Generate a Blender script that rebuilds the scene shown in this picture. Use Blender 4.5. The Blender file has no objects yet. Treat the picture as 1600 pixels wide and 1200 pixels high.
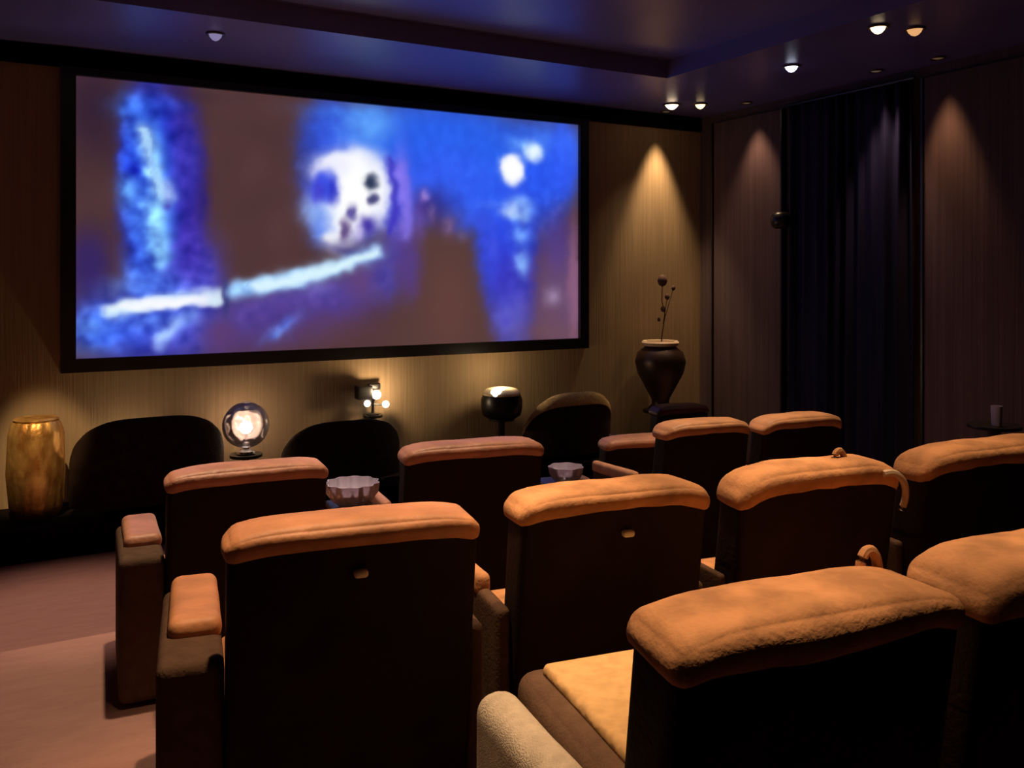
import bpy, bmesh, math, random
from mathutils import Vector, Matrix, noise

C = bpy.context.scene.collection
R = math.radians
random.seed(4)

# ------------------------------------------------------------------ camera, world, exposure
EYE = 2.17
cam_d = bpy.data.cameras.new('camera')
cam = bpy.data.objects.new('camera', cam_d)
C.objects.link(cam)
cam.location = (0, 0, EYE)
cam.rotation_euler = (R(90), 0, R(-29.1))
cam_d.sensor_width = 36
cam_d.lens = 31.14
cam_d.shift_y = -0.10625
cam_d.clip_start = 0.05
bpy.context.scene.camera = cam

world = bpy.data.worlds.new('world')
bpy.context.scene.world = world
world.use_nodes = True
world.node_tree.nodes['Background'].inputs[0].default_value = (0.5, 0.4, 0.5, 1)
world.node_tree.nodes['Background'].inputs[1].default_value = 0.0
vs = bpy.context.scene.view_settings
vs.view_transform = 'Standard'
vs.look = 'None'
vs.gamma = 1
vs.exposure = 0.0
vs.use_curve_mapping = False

CEIL_LOW, CEIL_HIGH = 4.10, 4.27
XL, XR, YB, YF = -1.2, 7.33, -2.6, 8.4

# downlights: x, y, ceiling height, power, cone half angle, tint, glow, label, tilt(dx,dy)
WARM = (1.0, 0.64, 0.37)
WARMW = (1.0, 0.74, 0.48)
DOWNLIGHTS = [
    # over the chair rows
    (0.85, 2.72, CEIL_HIGH, 480, 24, WARM, 4, 'over the nearest left recliner with the brass badge'),
    (1.95, 2.62, CEIL_HIGH, 370, 24, WARM, 4, 'over the second recliner of the nearer row'),
    (3.05, 2.50, CEIL_HIGH, 320, 24, WARM, 4, 'over the round shouldered recliner'),
    (1.42, 1.60, CEIL_HIGH, 440, 14, WARM, 4, 'over the large foreground recliner'),
    (2.35, 1.60, CEIL_HIGH, 400, 14, WARM, 4, 'over the recliner at the bottom right edge'),
    (0.70, 4.40, CEIL_HIGH, 470, 22, WARMW, 4, 'over the leftmost recliner of the middle row'),
    (2.05, 4.28, CEIL_HIGH, 360, 22, WARMW, 4, 'over the second recliner of the middle row'),
    (3.75, 4.20, CEIL_HIGH, 420, 24, WARMW, 4, 'over the two smaller upright recliners'),
    (0.30, 6.05, CEIL_HIGH, 520, 21, (1.0, .68, .50), 4, 'aisle'),
]


# ------------------------------------------------------------------ helpers
def sr(r, g, b):
    def f(v):
        v /= 255.0
        return v / 12.92 if v <= 0.04045 else ((v + 0.055) / 1.055) ** 2.4
    return (f(r), f(g), f(b), 1)


def mat(name, col, rough=0.6, metal=0.0, var=0.0, scale=8.0, bump=0.0, bscale=60.0, spec=0.5,
        stretch=(1, 1, 1), col2=None):
    m = bpy.data.materials.new(name)
    m.use_nodes = True
    nt = m.node_tree
    p = nt.nodes['Principled BSDF']
    p.inputs['Base Color'].default_value = col
    p.inputs['Roughness'].default_value = rough
    p.inputs['Metallic'].default_value = metal
    p.inputs['Specular IOR Level'].default_value = spec
    tc = nt.nodes.new('ShaderNodeTexCoord')
    mp = nt.nodes.new('ShaderNodeMapping')
    mp.inputs['Scale'].default_value = stretch
    nt.links.new(tc.outputs['Object'], mp.inputs['Vector'])
    if var > 0 or col2:
        n = nt.nodes.new('ShaderNodeTexNoise')
        n.inputs['Scale'].default_value = scale
        n.inputs['Detail'].default_value = 4
        nt.links.new(mp.outputs[0], n.inputs['Vector'])
        rp = nt.nodes.new('ShaderNodeValToRGB')
        a = tuple(c * (1 - var) for c in col[:3]) + (1,)
        b = col2 if col2 else tuple(min(1, c * (1 + var)) for c in col[:3]) + (1,)
        rp.color_ramp.elements[0].position = 0.35
        rp.color_ramp.elements[1].position = 0.65
        rp.color_ramp.elements[0].color = a
        rp.color_ramp.elements[1].color = b
        nt.links.new(n.outputs[0], rp.inputs[0])
        nt.links.new(rp.outputs[0], p.inputs['Base Color'])
    if bump > 0:
        n2 = nt.nodes.new('ShaderNodeTexNoise')
        n2.inputs['Scale'].default_value = bscale
        n2.inputs['Detail'].default_value = 3
        nt.links.new(mp.outputs[0], n2.inputs['Vector'])
        bm_ = nt.nodes.new('ShaderNodeBump')
        bm_.inputs['Strength'].default_value = bump
        bm_.inputs['Distance'].default_value = 0.01
        nt.links.new(n2.outputs[0], bm_.inputs['Height'])
        nt.links.new(bm_.outputs[0], p.inputs['Normal'])
    return m


def emit(name, col, s):
    m = bpy.data.materials.new(name)
    m.use_nodes = True
    nt = m.node_tree
    nt.nodes.clear()
    e = nt.nodes.new('ShaderNodeEmission')
    e.inputs[0].default_value = tuple(col[:3]) + (1,)
    e.inputs[1].default_value = s
    o = nt.nodes.new('ShaderNodeOutputMaterial')
    nt.links.new(e.outputs[0], o.inputs[0])
    return m


def glassy(name, tint, body, mixd, rough=0.05):
    """thin clear glass: mostly see-through, some gloss, a little milky body"""
    m = bpy.data.materials.new(name)
    m.use_nodes = True
    nt = m.node_tree
    nt.nodes.clear()
    tr = nt.nodes.new('ShaderNodeBsdfTransparent')
    tr.inputs[0].default_value = tint
    gl = nt.nodes.new('ShaderNodeBsdfGlossy')
    gl.inputs['Roughness'].default_value = rough
    df = nt.nodes.new('ShaderNodeBsdfDiffuse')
    df.inputs[0].default_value = body
    fr = nt.nodes.new('ShaderNodeFresnel')
    fr.inputs[0].default_value = 1.6
    m1 = nt.nodes.new('ShaderNodeMixShader')
    m1.inputs[0].default_value = mixd
    m2 = nt.nodes.new('ShaderNodeMixShader')
    o = nt.nodes.new('ShaderNodeOutputMaterial')
    nt.links.new(tr.outputs[0], m1.inputs[1])
    nt.links.new(df.outputs[0], m1.inputs[2])
    nt.links.new(fr.outputs[0], m2.inputs[0])
    nt.links.new(m1.outputs[0], m2.inputs[1])
    nt.links.new(gl.outputs[0], m2.inputs[2])
    nt.links.new(m2.outputs[0], o.inputs[0])
    return m


def obj(name, bm, m, parent=None, smooth=True):
    bmesh.ops.recalc_face_normals(bm, faces=bm.faces)
    me = bpy.data.meshes.new(name)
    bm.to_mesh(me)
    bm.free()
    if smooth:
        me.polygons.foreach_set('use_smooth', [True] * len(me.polygons))
        try:
            me.set_sharp_from_angle(angle=R(42))
        except Exception:
            pass
    me.materials.append(m)
    o = bpy.data.objects.new(name, me)
    C.objects.link(o)
    if parent:
        o.parent = parent
    return o


def tag(o, label=None, cat=None, group=None, kind=None):
    if label:
        o['label'] = label
    if cat:
        o['category'] = cat
    if group:
        o['group'] = group
    if kind:
        o['kind'] = kind
    return o


def thing(name, label, cat, loc=(0, 0, 0), rz=0, group=None):
    o = bpy.data.objects.new(name, None)
    o.empty_display_size = 0.1
    C.objects.link(o)
    o.location = loc
    o.rotation_euler = (0, 0, rz)
    return tag(o, label, cat, group)


def box(bm, x0, x1, y0, y1, z0, z1):
    vs_ = [bm.verts.new((x, y, z)) for z in (z0, z1) for y in (y0, y1) for x in (x0, x1)]
    for f in ((0, 1, 3, 2), (4, 6, 7, 5), (0, 4, 5, 1), (2, 3, 7, 6), (0, 2, 6, 4), (1, 5, 7, 3)):
        bm.faces.new([vs_[i] for i in f])


def rbox(bm, x0, x1, y0, y1, z0, z1, r=0.04, seg=10, puff=0.0, wr=0.0, wf=5.0, fn=None, seed=0.0, n=(0, 0, 0)):
    """soft rounded cushion block, optional bulge and wrinkles"""
    cx, cy, cz = (x0 + x1) / 2, (y0 + y1) / 2, (z0 + z1) / 2
    hx, hy, hz = (x1 - x0) / 2, (y1 - y0) / 2, (z1 - z0) / 2
    r = min(r, hx * .98, hy * .98, hz * .98)

    def lin(h):
        k = max(2, min(n and 26, int(2 * h / 0.035)))
        c = [-1 + 2 * i / k for i in range(k + 1)]
        # denser near the rounded borders
        rr = r / h
        e = [-1, -1 + rr * .12, -1 + rr * .3, -1 + rr * .6, -1 + rr]
        mid = [v for v in c if abs(v) < 1 - rr * 1.05]
        return e + mid + [-v for v in reversed(e)]
    gx, gy, gz = lin(hx), lin(hy), lin(hz)
    cache = {}

    def vert(u, v, w):
        key = (round(u, 5), round(v, 5), round(w, 5))
        if key in cache:
            return cache[key]
        p = Vector((u * hx, v * hy, w * hz))
        q = Vector((max(-hx + r, min(hx - r, p.x)), max(-hy + r, min(hy - r, p.y)), max(-hz + r, min(hz - r, p.z))))
        d = p - q
        if d.length > 1e-9:
            d = d.normalized() * r
        s = q + d
        if puff:
            a = (1 - min(1, abs(u)) ** 2.4); b = (1 - min(1, abs(v)) ** 2.4); c_ = (1 - min(1, abs(w)) ** 2.4)
            s.x += math.copysign(1, u) * puff * b * c_ * (abs(u) ** 3)
            s.y += math.copysign(1, v) * puff * a * c_ * (abs(v) ** 3)
            s.z += math.copysign(1, w) * puff * a * b * (abs(w) ** 3)
        s = s + Vector((cx, cy, cz))
        if wr:
            nn = noise.noise(Vector((s.x * wf + seed, s.y * wf + seed * 1.7, s.z * wf - seed)))
            n2 = noise.noise(Vector((s.x * wf * 3.1 + seed, s.y * wf * 3.1, s.z * wf * 3.1)))
            s = s + (d.normalized() if d.length > 1e-9 else Vector((0, 0, 1))) * (wr * (nn + .35 * n2))
        if fn:
            s = fn(s)
        cache[key] = bm.verts.new(s)
        return cache[key]

    def face(ga, gb, mk):
        for i in range(len(ga) - 1):
            for j in range(len(gb) - 1):
                q = [mk(ga[i], gb[j]), mk(ga[i + 1], gb[j]), mk(ga[i + 1], gb[j + 1]), mk(ga[i], gb[j + 1])]
                if len(set(q)) == 4:
                    try:
                        bm.faces.new(q)
                    except ValueError:
                        pass
    for s in (-1, 1):
        face(gx, gy, lambda a, b: vert(a, b, s))
        face(gx, gz, lambda a, b: vert(a, s, b))
        face(gy, gz, lambda a, b: vert(s, a, b))
    return bm


def lathe(bm, prof, cx=0, cy=0, cz=0, n=36, wob=None, a0=0, a1=360):
    rings = []
    full = abs(a1 - a0) >= 360
    cnt = n if full else n + 1
    for (r, z) in prof:
        ring = []
        for i in range(cnt):
            a = R(a0) + R(a1 - a0) * i / n
            rr = r * (wob(a, z) if wob else 1)
            ring.append(bm.verts.new((cx + rr * math.cos(a), cy + rr * math.sin(a), cz + z)))
        rings.append(ring)
    for k in range(len(rings) - 1):
        for i in range(n):
            j = (i + 1) % cnt
            bm.faces.new([rings[k][i], rings[k][j], rings[k + 1][j], rings[k + 1][i]])
    if full:
        for ring in (rings[0], rings[-1]):
            if prof[0][0] > 1e-4:
                try:
                    bm.faces.new(ring)
                except ValueError:
                    pass
    return bm


def tube(bm, pts, r, n=8):
    pts = [Vector(p) for p in pts]
    rings = []
    for i, p in enumerate(pts):
        d = (pts[min(i + 1, len(pts) - 1)] - pts[max(i - 1, 0)]).normalized()
        up = Vector((0, 0, 1)) if abs(d.z) < .9 else Vector((1, 0, 0))
        a = d.cross(up).normalized()
        b = d.cross(a).normalized()
        rr = r[i] if isinstance(r, (list, tuple)) else r
        rings.append([bm.verts.new(p + a * rr * math.cos(2 * math.pi * k / n) + b * rr * math.sin(2 * math.pi * k / n)) for k in range(n)])
    for k in range(len(rings) - 1):
        for i in range(n):
            bm.faces.new([rings[k][i], rings[k][(i + 1) % n], rings[k + 1][(i + 1) % n], rings[k + 1][i]])
    bm.faces.new(rings[0])
    bm.faces.new(rings[-1])
    return bm


# ------------------------------------------------------------------ materials
M = {}
M['leather'] = mat('tan_leather', sr(192, 134, 92), .55, var=.18, scale=7, bump=.25, bscale=45, spec=.35)
M['leather_rose'] = mat('rose_tan_leather', sr(178, 122, 96), .5, var=.15, scale=8, bump=.4, bscale=45, spec=.4)
M['suede'] = mat('brown_suede', sr(184, 133, 90), .8, var=.25, scale=9, bump=.3, bscale=70, spec=.25)
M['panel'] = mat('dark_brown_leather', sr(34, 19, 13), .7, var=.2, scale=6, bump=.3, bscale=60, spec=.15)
M['greige'] = mat('greige_fabric', sr(165, 152, 132), .9, var=.10, scale=25, bump=.6, bscale=220, spec=.1)
M['base'] = mat('black_plinth', sr(18, 14, 12), .6, spec=.2)
M['armside'] = mat('dull_shaded_brown', sr(84, 64, 50), .9, var=.12, scale=20, bump=.3, bscale=120, spec=.08)  # shade on the arm sides put into this brown; also a seat cushion
M['oxblood'] = mat('oxblood_leather', sr(74, 34, 24), .5, var=.15, scale=8, spec=.3)
M['badge'] = mat('pale_brass', sr(250, 240, 205), .45, metal=0)
M['wall'] = mat('greige_ribbed_wallcloth', sr(150, 126, 96), .9, var=.10, scale=30, stretch=(1, 1, .03), bump=.4, bscale=60, spec=.1)
M['wall_r'] = mat('mauve_ribbed_wallcloth', sr(82, 66, 68), .9, var=.12, scale=22, stretch=(1, 1, .02), bump=.5, bscale=40, spec=.1)
M['frieze'] = mat('black_velvet', sr(14, 11, 12), .95, spec=.05)
M['ceil'] = mat('dark_plum_ceiling', sr(98, 92, 150), .36, var=.12, scale=1.2, bump=.15, bscale=3, spec=.6)
M['carpet'] = mat('brown_mauve_carpet', sr(150, 112, 102), .95, var=.05, scale=18, stretch=(.3, 1, 1), bump=.6, bscale=120, spec=.05)
M['stage'] = mat('black_stage_felt', sr(20, 14, 12), .9, spec=.05)
M['curtain'] = mat('navy_velvet_curtain', sr(30, 27, 52), .85, var=.2, scale=20, stretch=(1, 1, .03), spec=.1)
M['black'] = mat('black_satin', sr(16, 13, 13), .35, spec=.4)
M['sofa'] = mat('dark_brown_velvet', sr(46, 34, 26), .85, var=.2, scale=12, bump=.4, bscale=80, spec=.1)
M['cream'] = mat('cream_boucle', sr(200, 170, 115), .9, var=.15, scale=30, bump=.7, bscale=150, spec=.1)
M['gold'] = mat('hammered_gold', sr(214, 150, 74), .42, metal=.75, var=.35, scale=9, bump=.9, bscale=16, stretch=(1, 1, .6), col2=sr(240, 190, 110))
M['chrome'] = mat('chrome', sr(210, 210, 215), .2, metal=1)
M['bronze'] = mat('dark_bronze', sr(52, 34, 24), .4, metal=.4)
M['trimring'] = mat('downlight_ring', sr(90, 78, 72), .4, metal=.6)
M['glass'] = glassy('clear_glass', (.93, .9, 1, 1), (.75, .66, .85, 1), .5)
M['globe'] = glassy('smoky_glass_globe', (.9, .84, .85, 1), (.85, .70, .68, 1), .45)
M['stem'] = mat('dried_stem', sr(66, 36, 26), .8)
M['pale'] = mat('pale_ceramic', sr(190, 165, 135), .5)

# quilted fabric: bumped diagonal weave
mq = mat('quilted_weave', sr(176, 142, 96), .85, var=.1, scale=30, spec=.1)
nt = mq.node_tree
vo = nt.nodes.new('ShaderNodeTexVoronoi')
vo.inputs['Scale'].default_value = 34
tcq = nt.nodes.new('ShaderNodeTexCoord')
nt.links.new(tcq.outputs['Object'], vo.inputs['Vector'])
bq = nt.nodes.new('ShaderNodeBump')
bq.inputs['Strength'].default_value = .45
bq.inputs['Distance'].default_value = .008
nt.links.new(vo.outputs['Distance'], bq.inputs['Height'])
nt.links.new(bq.outputs[0], nt.nodes['Principled BSDF'].inputs['Normal'])
M['quilt'] = mq


# ------------------------------------------------------------------ the room
def struct(name, bm, m, smooth=False):
    o = obj(name, bm, m, smooth=smooth)
    o['kind'] = 'structure'
    return o


# stepped floor: three levels running up towards the back
bm = bmesh.new()
prof = [(YB, -.2), (YF, -.2), (YF, 0), (5.10, 0), (5.10, .29), (3.42, .29), (3.42, .46), (YB, .46)]
a = [bm.verts.new((XL, y, z)) for y, z in prof]
b = [bm.verts.new((XR, y, z)) for y, z in prof]
bm.faces.new(a); bm.faces.new(b)
for i in range(len(prof)):
    j = (i + 1) % len(prof)
    bm.faces.new([a[i], a[j], b[j], b[i]])
struct('floor', bm, M['carpet'])

for nm, dims, m in (('wall_front', (XL - .2, XR + .2, YF, YF + .2, -.2, 4.6), 'wall'),
                    ('wall_back', (XL - .2, XR + .2, YB - .2, YB, -.2, 4.6), 'wall_r'),
                    ('wall_left', (XL - .2, XL, YB, YF, -.2, 4.6), 'wall'),
                    ('wall_right', (XR, XR + .2, YB, YF, -.2, 4.6), 'wall_r')):
    bm = bmesh.new()
    box(bm, *dims)
    struct(nm, bm, M[m])

# ceiling: raised field, lower strip along the screen wall and along the right wall
bm = bmesh.new()
box(bm, XL, 5.55, YB, 6.85, CEIL_HIGH, 4.6)
box(bm, XL, XR, 6.85, YF, CEIL_LOW, 4.6)
box(bm, 5.55, XR, YB, 6.85, CEIL_LOW, 4.6)
struct('ceiling', bm, M['ceil'])

# low stage in front of the screen wall
bm = bmesh.new()
rbox(bm, XL, 7.1, 7.6, YF, 0, .25, r=.02)
struct('trim_1', bm, M['stage'], True)
# black frieze over the screen, under the ceiling
bm = bmesh.new()
box(bm, XL, XR, YF - .03, YF, 3.93, CEIL_LOW)
struct('trim_2', bm, M['frieze'])

# projection screen
SX0, SX1, SZ0, SZ1 = 0.421, 5.512, 1.461, 3.862
SW, SH = SX1 - SX0, SZ1 - SZ0
scr = thing('projection_screen', 'large wide projection screen in a black frame showing a blue icy film picture', 'screen', (SX0, YF, SZ0))
bm = bmesh.new()
fw = .115
for (x0, x1, z0, z1) in ((-fw, SW + fw, SH, SH + fw * .6), (-fw, SW + fw, -fw, 0), (-fw, 0, 0, SH), (SW, SW + fw, 0, SH)):
    box(bm, x0, x1, -.08, 0, z0, z1)
obj('screen_frame', bm, M['black'], scr, smooth=False)

BLOBS = [(0.158, 2.141, 0.301, 0.441, 0, (45, 28, 50), 0.8, 2),
    (0.108, 0.764, 0.249, 0.329, 0, (75, 45, 55), 0.6, 2),
    (0.701, 1.45, 0.365, 1.083, 0, (35, 25, 140), 0.95, 6),
    (0.595, 1.445, 0.222, 0.991, 0, (30, 60, 215), 0.9, 4),
    (0.945, 0.652, 0.276, 0.463, 0, (72, 60, 200), 0.8, 3),
    (0.89, 1.747, 0.137, 0.403, 0, (65, 60, 190), 0.6, 3),
    (0.412, 1.773, 0.072, 0.392, 0, (40, 80, 235), 0.7, 2),
    (0.438, 2.167, 0.145, 0.101, 0, (60, 120, 255), 0.6, 2),
    (0.537, 2.007, 0.105, 0.113, 0, (90, 160, 250), 0.55, 2),
    (0.574, 1.868, 0.106, 0.113, 0, (90, 160, 250), 0.55, 2),
    (0.611, 1.729, 0.106, 0.113, 0, (90, 160, 250), 0.55, 2),
    (0.629, 1.589, 0.106, 0.113, 0, (90, 160, 250), 0.55, 2),
    (0.648, 1.448, 0.107, 0.114, 0, (90, 160, 250), 0.55, 2),
    (0.656, 1.306, 0.107, 0.114, 0, (90, 160, 250), 0.55, 2),
    (0.664, 1.164, 0.107, 0.114, 0, (90, 160, 250), 0.55, 2),
    (0.656, 1.022, 0.107, 0.114, 0, (90, 160, 250), 0.55, 2),
    (0.648, 0.88, 0.107, 0.114, 0, (90, 160, 250), 0.55, 2),
    (0.526, 1.978, 0.047, 0.051, 0, (195, 235, 255), 0.8, 2),
    (0.544, 1.913, 0.047, 0.051, 0, (195, 235, 255), 0.8, 2),
    (0.561, 1.848, 0.047, 0.051, 0, (195, 235, 255), 0.8, 2),
    (0.579, 1.784, 0.048, 0.051, 0, (195, 235, 255), 0.8, 2),
    (0.593, 1.728, 0.048, 0.051, 0, (195, 235, 255), 0.8, 2),
    (0.608, 1.672, 0.048, 0.051, 0, (195, 235, 255), 0.8, 2),
    (0.623, 1.617, 0.048, 0.051, 0, (195, 235, 255), 0.8, 2),
    (0.637, 1.561, 0.048, 0.051, 0, (195, 235, 255), 0.8, 2),
    (0.649, 1.504, 0.048, 0.051, 0, (195, 235, 255), 0.8, 2),
    (0.662, 1.448, 0.048, 0.051, 0, (195, 235, 255), 0.8, 2),
    (0.664, 1.335, 0.064, 0.068, 0, (150, 215, 255), 0.6, 2),
    (0.655, 1.259, 0.064, 0.068, 0, (150, 215, 255), 0.6, 2),
    (0.646, 1.183, 0.064, 0.068, 0, (150, 215, 255), 0.6, 2),
    (0.637, 1.107, 0.064, 0.068, 0, (150, 215, 255), 0.6, 2),
    (0.674, 0.994, 0.064, 0.068, 0, (150, 215, 255), 0.6, 2),
    (0.665, 0.899, 0.064, 0.068, 0, (150, 215, 255), 0.6, 2),
    (0.657, 0.804, 0.064, 0.068, 0, (150, 215, 255), 0.6, 2),
    (0.412, 1.437, 0.083, 0.134, 0, (110, 180, 255), 0.8, 2),
    (0.474, 1.159, 0.083, 0.169, 0, (80, 140, 255), 0.6, 2),
    (0.49, 0.766, 0.115, 0.169, 0, (70, 120, 250), 0.6, 2),
    (0.621, 1.673, 0.085, 0.227, 0, (80, 130, 240), 0.4, 2),
    (0.454, 1.635, 0.052, 0.056, 0, (20, 30, 190), 0.8, 2),
    (0.771, 1.396, 0.054, 0.057, 0, (150, 180, 255), 0.6, 2),
    (0.728, 1.326, 0.038, 0.046, 0, (50, 40, 170), 0.8, 2),
    (0.108, 0.764, 0.174, 0.329, 0, (50, 35, 110), 0.8, 3),
    (0.621, 0.256, 0.691, 0.34, 0, (45, 65, 215), 0.85, 4),
    (1.755, 0.285, 0.974, 0.273, 10, (88, 58, 130), 0.7, 3),
    (0.208, 0.323, 0.177, 0.138, 0, (70, 120, 250), 0.7, 2),
    (0.108, 0.078, 0.199, 0.066, 0, (100, 120, 170), 0.5, 2),
    (0.412, 0.29, 0.362, 0.157, 0, (70, 110, 245), 0.6, 3),
    (0.158, 0.214, 0.125, 0.088, 0, (90, 150, 255), 0.6, 2),
    (0.89, 0.191, 0.22, 0.127, 0, (70, 80, 210), 0.5, 2),
    (1.634, 0.288, 0.36, 0.181, 0, (75, 60, 165), 0.6, 2),
    (2.254, 0.46, 0.387, 0.137, 0, (80, 65, 170), 0.6, 2),
    (2.715, 0.709, 0.176, 0.192, 0, (90, 80, 200), 0.5, 2),
    (0.284, 0.393, 0.066, 0.072, 0, (225, 250, 255), 0.95, 3),
    (0.374, 0.416, 0.067, 0.073, 0, (225, 250, 255), 0.95, 3),
    (0.464, 0.44, 0.068, 0.073, 0, (225, 250, 255), 0.95, 3),
    (0.568, 0.461, 0.069, 0.073, 0, (225, 250, 255), 0.95, 3),
    (0.674, 0.482, 0.07, 0.074, 0, (225, 250, 255), 0.95, 3),
    (0.764, 0.49, 0.07, 0.074, 0, (225, 250, 255), 0.95, 3),
    (0.854, 0.499, 0.071, 0.075, 0, (225, 250, 255), 0.95, 3),
    (0.945, 0.507, 0.072, 0.075, 0, (225, 250, 255), 0.95, 3),
    (1.042, 0.515, 0.073, 0.076, 0, (225, 250, 255), 0.95, 3),
    (0.945, 0.478, 0.232, 0.064, 0, (255, 255, 255), 0.9, 4),
    (0.621, 0.454, 0.266, 0.051, 5, (255, 255, 255), 0.8, 3),
    (1.14, 0.505, 0.085, 0.094, 0, (230, 255, 255), 0.9, 4),
    (1.237, 0.503, 0.04, 0.165, 0, (50, 55, 110), 0.9, 3),
    (0.674, 0.311, 0.321, 0.068, 0, (100, 140, 240), 0.6, 2),
    (0.945, 0.362, 0.061, 0.064, 0, (130, 165, 250), 0.65, 2),
    (0.863, 0.321, 0.06, 0.063, 0, (130, 165, 250), 0.65, 2),
    (0.782, 0.28, 0.06, 0.063, 0, (130, 165, 250), 0.65, 2),
    (0.737, 0.224, 0.059, 0.063, 0, (130, 165, 250), 0.65, 2),
    (0.692, 0.168, 0.059, 0.063, 0, (130, 165, 250), 0.65, 2),
    (1.34, 0.573, 0.075, 0.077, 0, (150, 200, 255), 0.9, 3),
    (1.457, 0.596, 0.076, 0.078, 0, (150, 200, 255), 0.9, 3),
    (1.575, 0.619, 0.077, 0.078, 0, (150, 200, 255), 0.9, 3),
    (1.694, 0.643, 0.079, 0.079, 0, (150, 200, 255), 0.9, 3),
    (1.816, 0.667, 0.08, 0.079, 0, (150, 200, 255), 0.9, 3),
    (1.939, 0.682, 0.081, 0.08, 0, (150, 200, 255), 0.9, 3),
    (1.515, 0.608, 0.053, 0.054, 0, (205, 240, 255), 0.9, 2),
    (1.575, 0.621, 0.054, 0.054, 0, (205, 240, 255), 0.9, 2),
    (1.634, 0.634, 0.054, 0.054, 0, (205, 240, 255), 0.9, 2),
    (1.694, 0.647, 0.054, 0.054, 0, (205, 240, 255), 0.9, 2),
    (1.755, 0.661, 0.055, 0.055, 0, (205, 240, 255), 0.9, 2),
    (1.816, 0.67, 0.055, 0.055, 0, (205, 240, 255), 0.9, 2),
    (1.877, 0.68, 0.056, 0.055, 0, (205, 240, 255), 0.9, 2),
    (1.939, 0.69, 0.056, 0.055, 0, (205, 240, 255), 0.9, 2),
    (2.001, 0.7, 0.056, 0.055, 0, (205, 240, 255), 0.9, 2),
    (2.063, 0.709, 0.057, 0.056, 0, (205, 240, 255), 0.9, 2),
    (2.127, 0.734, 0.057, 0.056, 0, (205, 240, 255), 0.9, 2),
    (2.19, 0.759, 0.058, 0.056, 0, (205, 240, 255), 0.9, 2),
    (2.254, 0.784, 0.058, 0.056, 0, (205, 240, 255), 0.9, 2),
    (2.319, 0.805, 0.058, 0.056, 0, (205, 240, 255), 0.9, 2),
    (2.383, 0.826, 0.059, 0.057, 0, (205, 240, 255), 0.9, 2),
    (2.449, 0.847, 0.059, 0.057, 0, (205, 240, 255), 0.9, 2),
    (2.515, 0.868, 0.073, 0.07, 0, (150, 180, 255), 0.85, 2),
    (2.598, 0.9, 0.074, 0.07, 0, (150, 180, 255), 0.85, 2),
    (2.682, 0.933, 0.074, 0.07, 0, (150, 180, 255), 0.85, 2),
    (1.398, 0.383, 0.117, 0.119, 0, (85, 70, 170), 0.55, 2),
    (1.575, 0.439, 0.119, 0.12, 0, (85, 70, 170), 0.55, 2),
    (1.755, 0.497, 0.122, 0.121, 0, (85, 70, 170), 0.55, 2),
    (1.918, 0.526, 0.124, 0.123, 0, (85, 70, 170), 0.55, 2),
    (2.084, 0.555, 0.126, 0.124, 0, (85, 70, 170), 0.55, 2),
    (2.254, 0.585, 0.129, 0.125, 0, (85, 70, 170), 0.55, 2),
    (2.427, 0.625, 0.131, 0.126, 0, (85, 70, 170), 0.55, 2),
    (2.603, 0.667, 0.134, 0.127, 0, (85, 70, 170), 0.55, 2),
    (1.755, 0.212, 0.17, 0.055, 35, (90, 125, 250), 0.9, 2),
    (1.694, 0.165, 0.073, 0.06, 0, (110, 150, 255), 0.7, 2),
    (1.169, 0.182, 0.142, 0.147, 0, (105, 60, 95), 0.6, 2),
    (2.515, 0.646, 0.146, 0.158, 0, (105, 65, 110), 0.5, 2),
    (2.127, 0.585, 0.127, 0.062, 0, (110, 100, 190), 0.5, 2),
    (3.49, 1.911, 1.328, 0.668, 0, (42, 95, 235), 1, 6),
    (2.254, 2.083, 0.322, 0.375, 0, (48, 85, 225), 0.9, 4),
    (2.001, 1.817, 0.15, 0.308, 0, (40, 60, 170), 0.6, 3),
    (2.614, 2.238, 0.228, 0.14, 0, (95, 165, 255), 0.85, 2),
    (2.515, 2.008, 0.199, 0.158, 0, (80, 145, 250), 0.8, 2),
    (3.417, 1.574, 0.512, 0.399, 0, (55, 90, 240), 0.8, 3),
    (4.66, 1.914, 0.457, 0.532, 0, (40, 90, 245), 0.9, 4),
    (2.92, 1.357, 0.173, 0.389, 0, (105, 95, 215), 0.85, 3),
    (2.955, 1.748, 0.07, 0.26, 0, (135, 120, 240), 0.6, 2),
    (2.851, 1.548, 0.062, 0.258, 0, (60, 50, 180), 0.6, 2),
    (2.886, 0.774, 0.207, 0.323, 0, (75, 70, 190), 0.6, 3),
    (3.06, 0.905, 0.176, 0.326, 0, (80, 60, 160), 0.7, 3),
    (2.416, 1.497, 0.459, 0.479, 0, (75, 95, 235), 0.95, 5),
    (2.482, 1.582, 0.364, 0.354, 0, (255, 255, 255), 1, 5),
    (2.383, 1.81, 0.327, 0.138, 10, (255, 255, 255), 0.9, 3),
    (2.222, 1.738, 0.206, 0.112, 20, (240, 240, 255), 1, 4),
    (2.383, 1.338, 0.327, 0.22, 0, (255, 255, 255), 0.95, 4),
    (2.286, 1.116, 0.181, 0.188, 0, (255, 255, 255), 0.9, 4),
    (2.715, 1.542, 0.095, 0.32, 0, (250, 250, 255), 0.8, 3),
    (2.076, 1.327, 0.126, 0.136, 0, (150, 190, 255), 0.8, 2),
    (2.127, 1.143, 0.095, 0.155, 0, (90, 130, 240), 0.8, 2),
    (2.216, 1.058, 0.058, 0.069, 0, (255, 255, 255), 0.9, 2),
    (2.165, 1.567, 0.14, 0.162, 0, (60, 80, 225), 1, 4),
    (2.254, 1.521, 0.058, 0.112, 0, (45, 50, 190), 0.8, 3),
    (2.095, 1.514, 0.051, 0.111, 0, (70, 60, 200), 0.7, 2),
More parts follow.
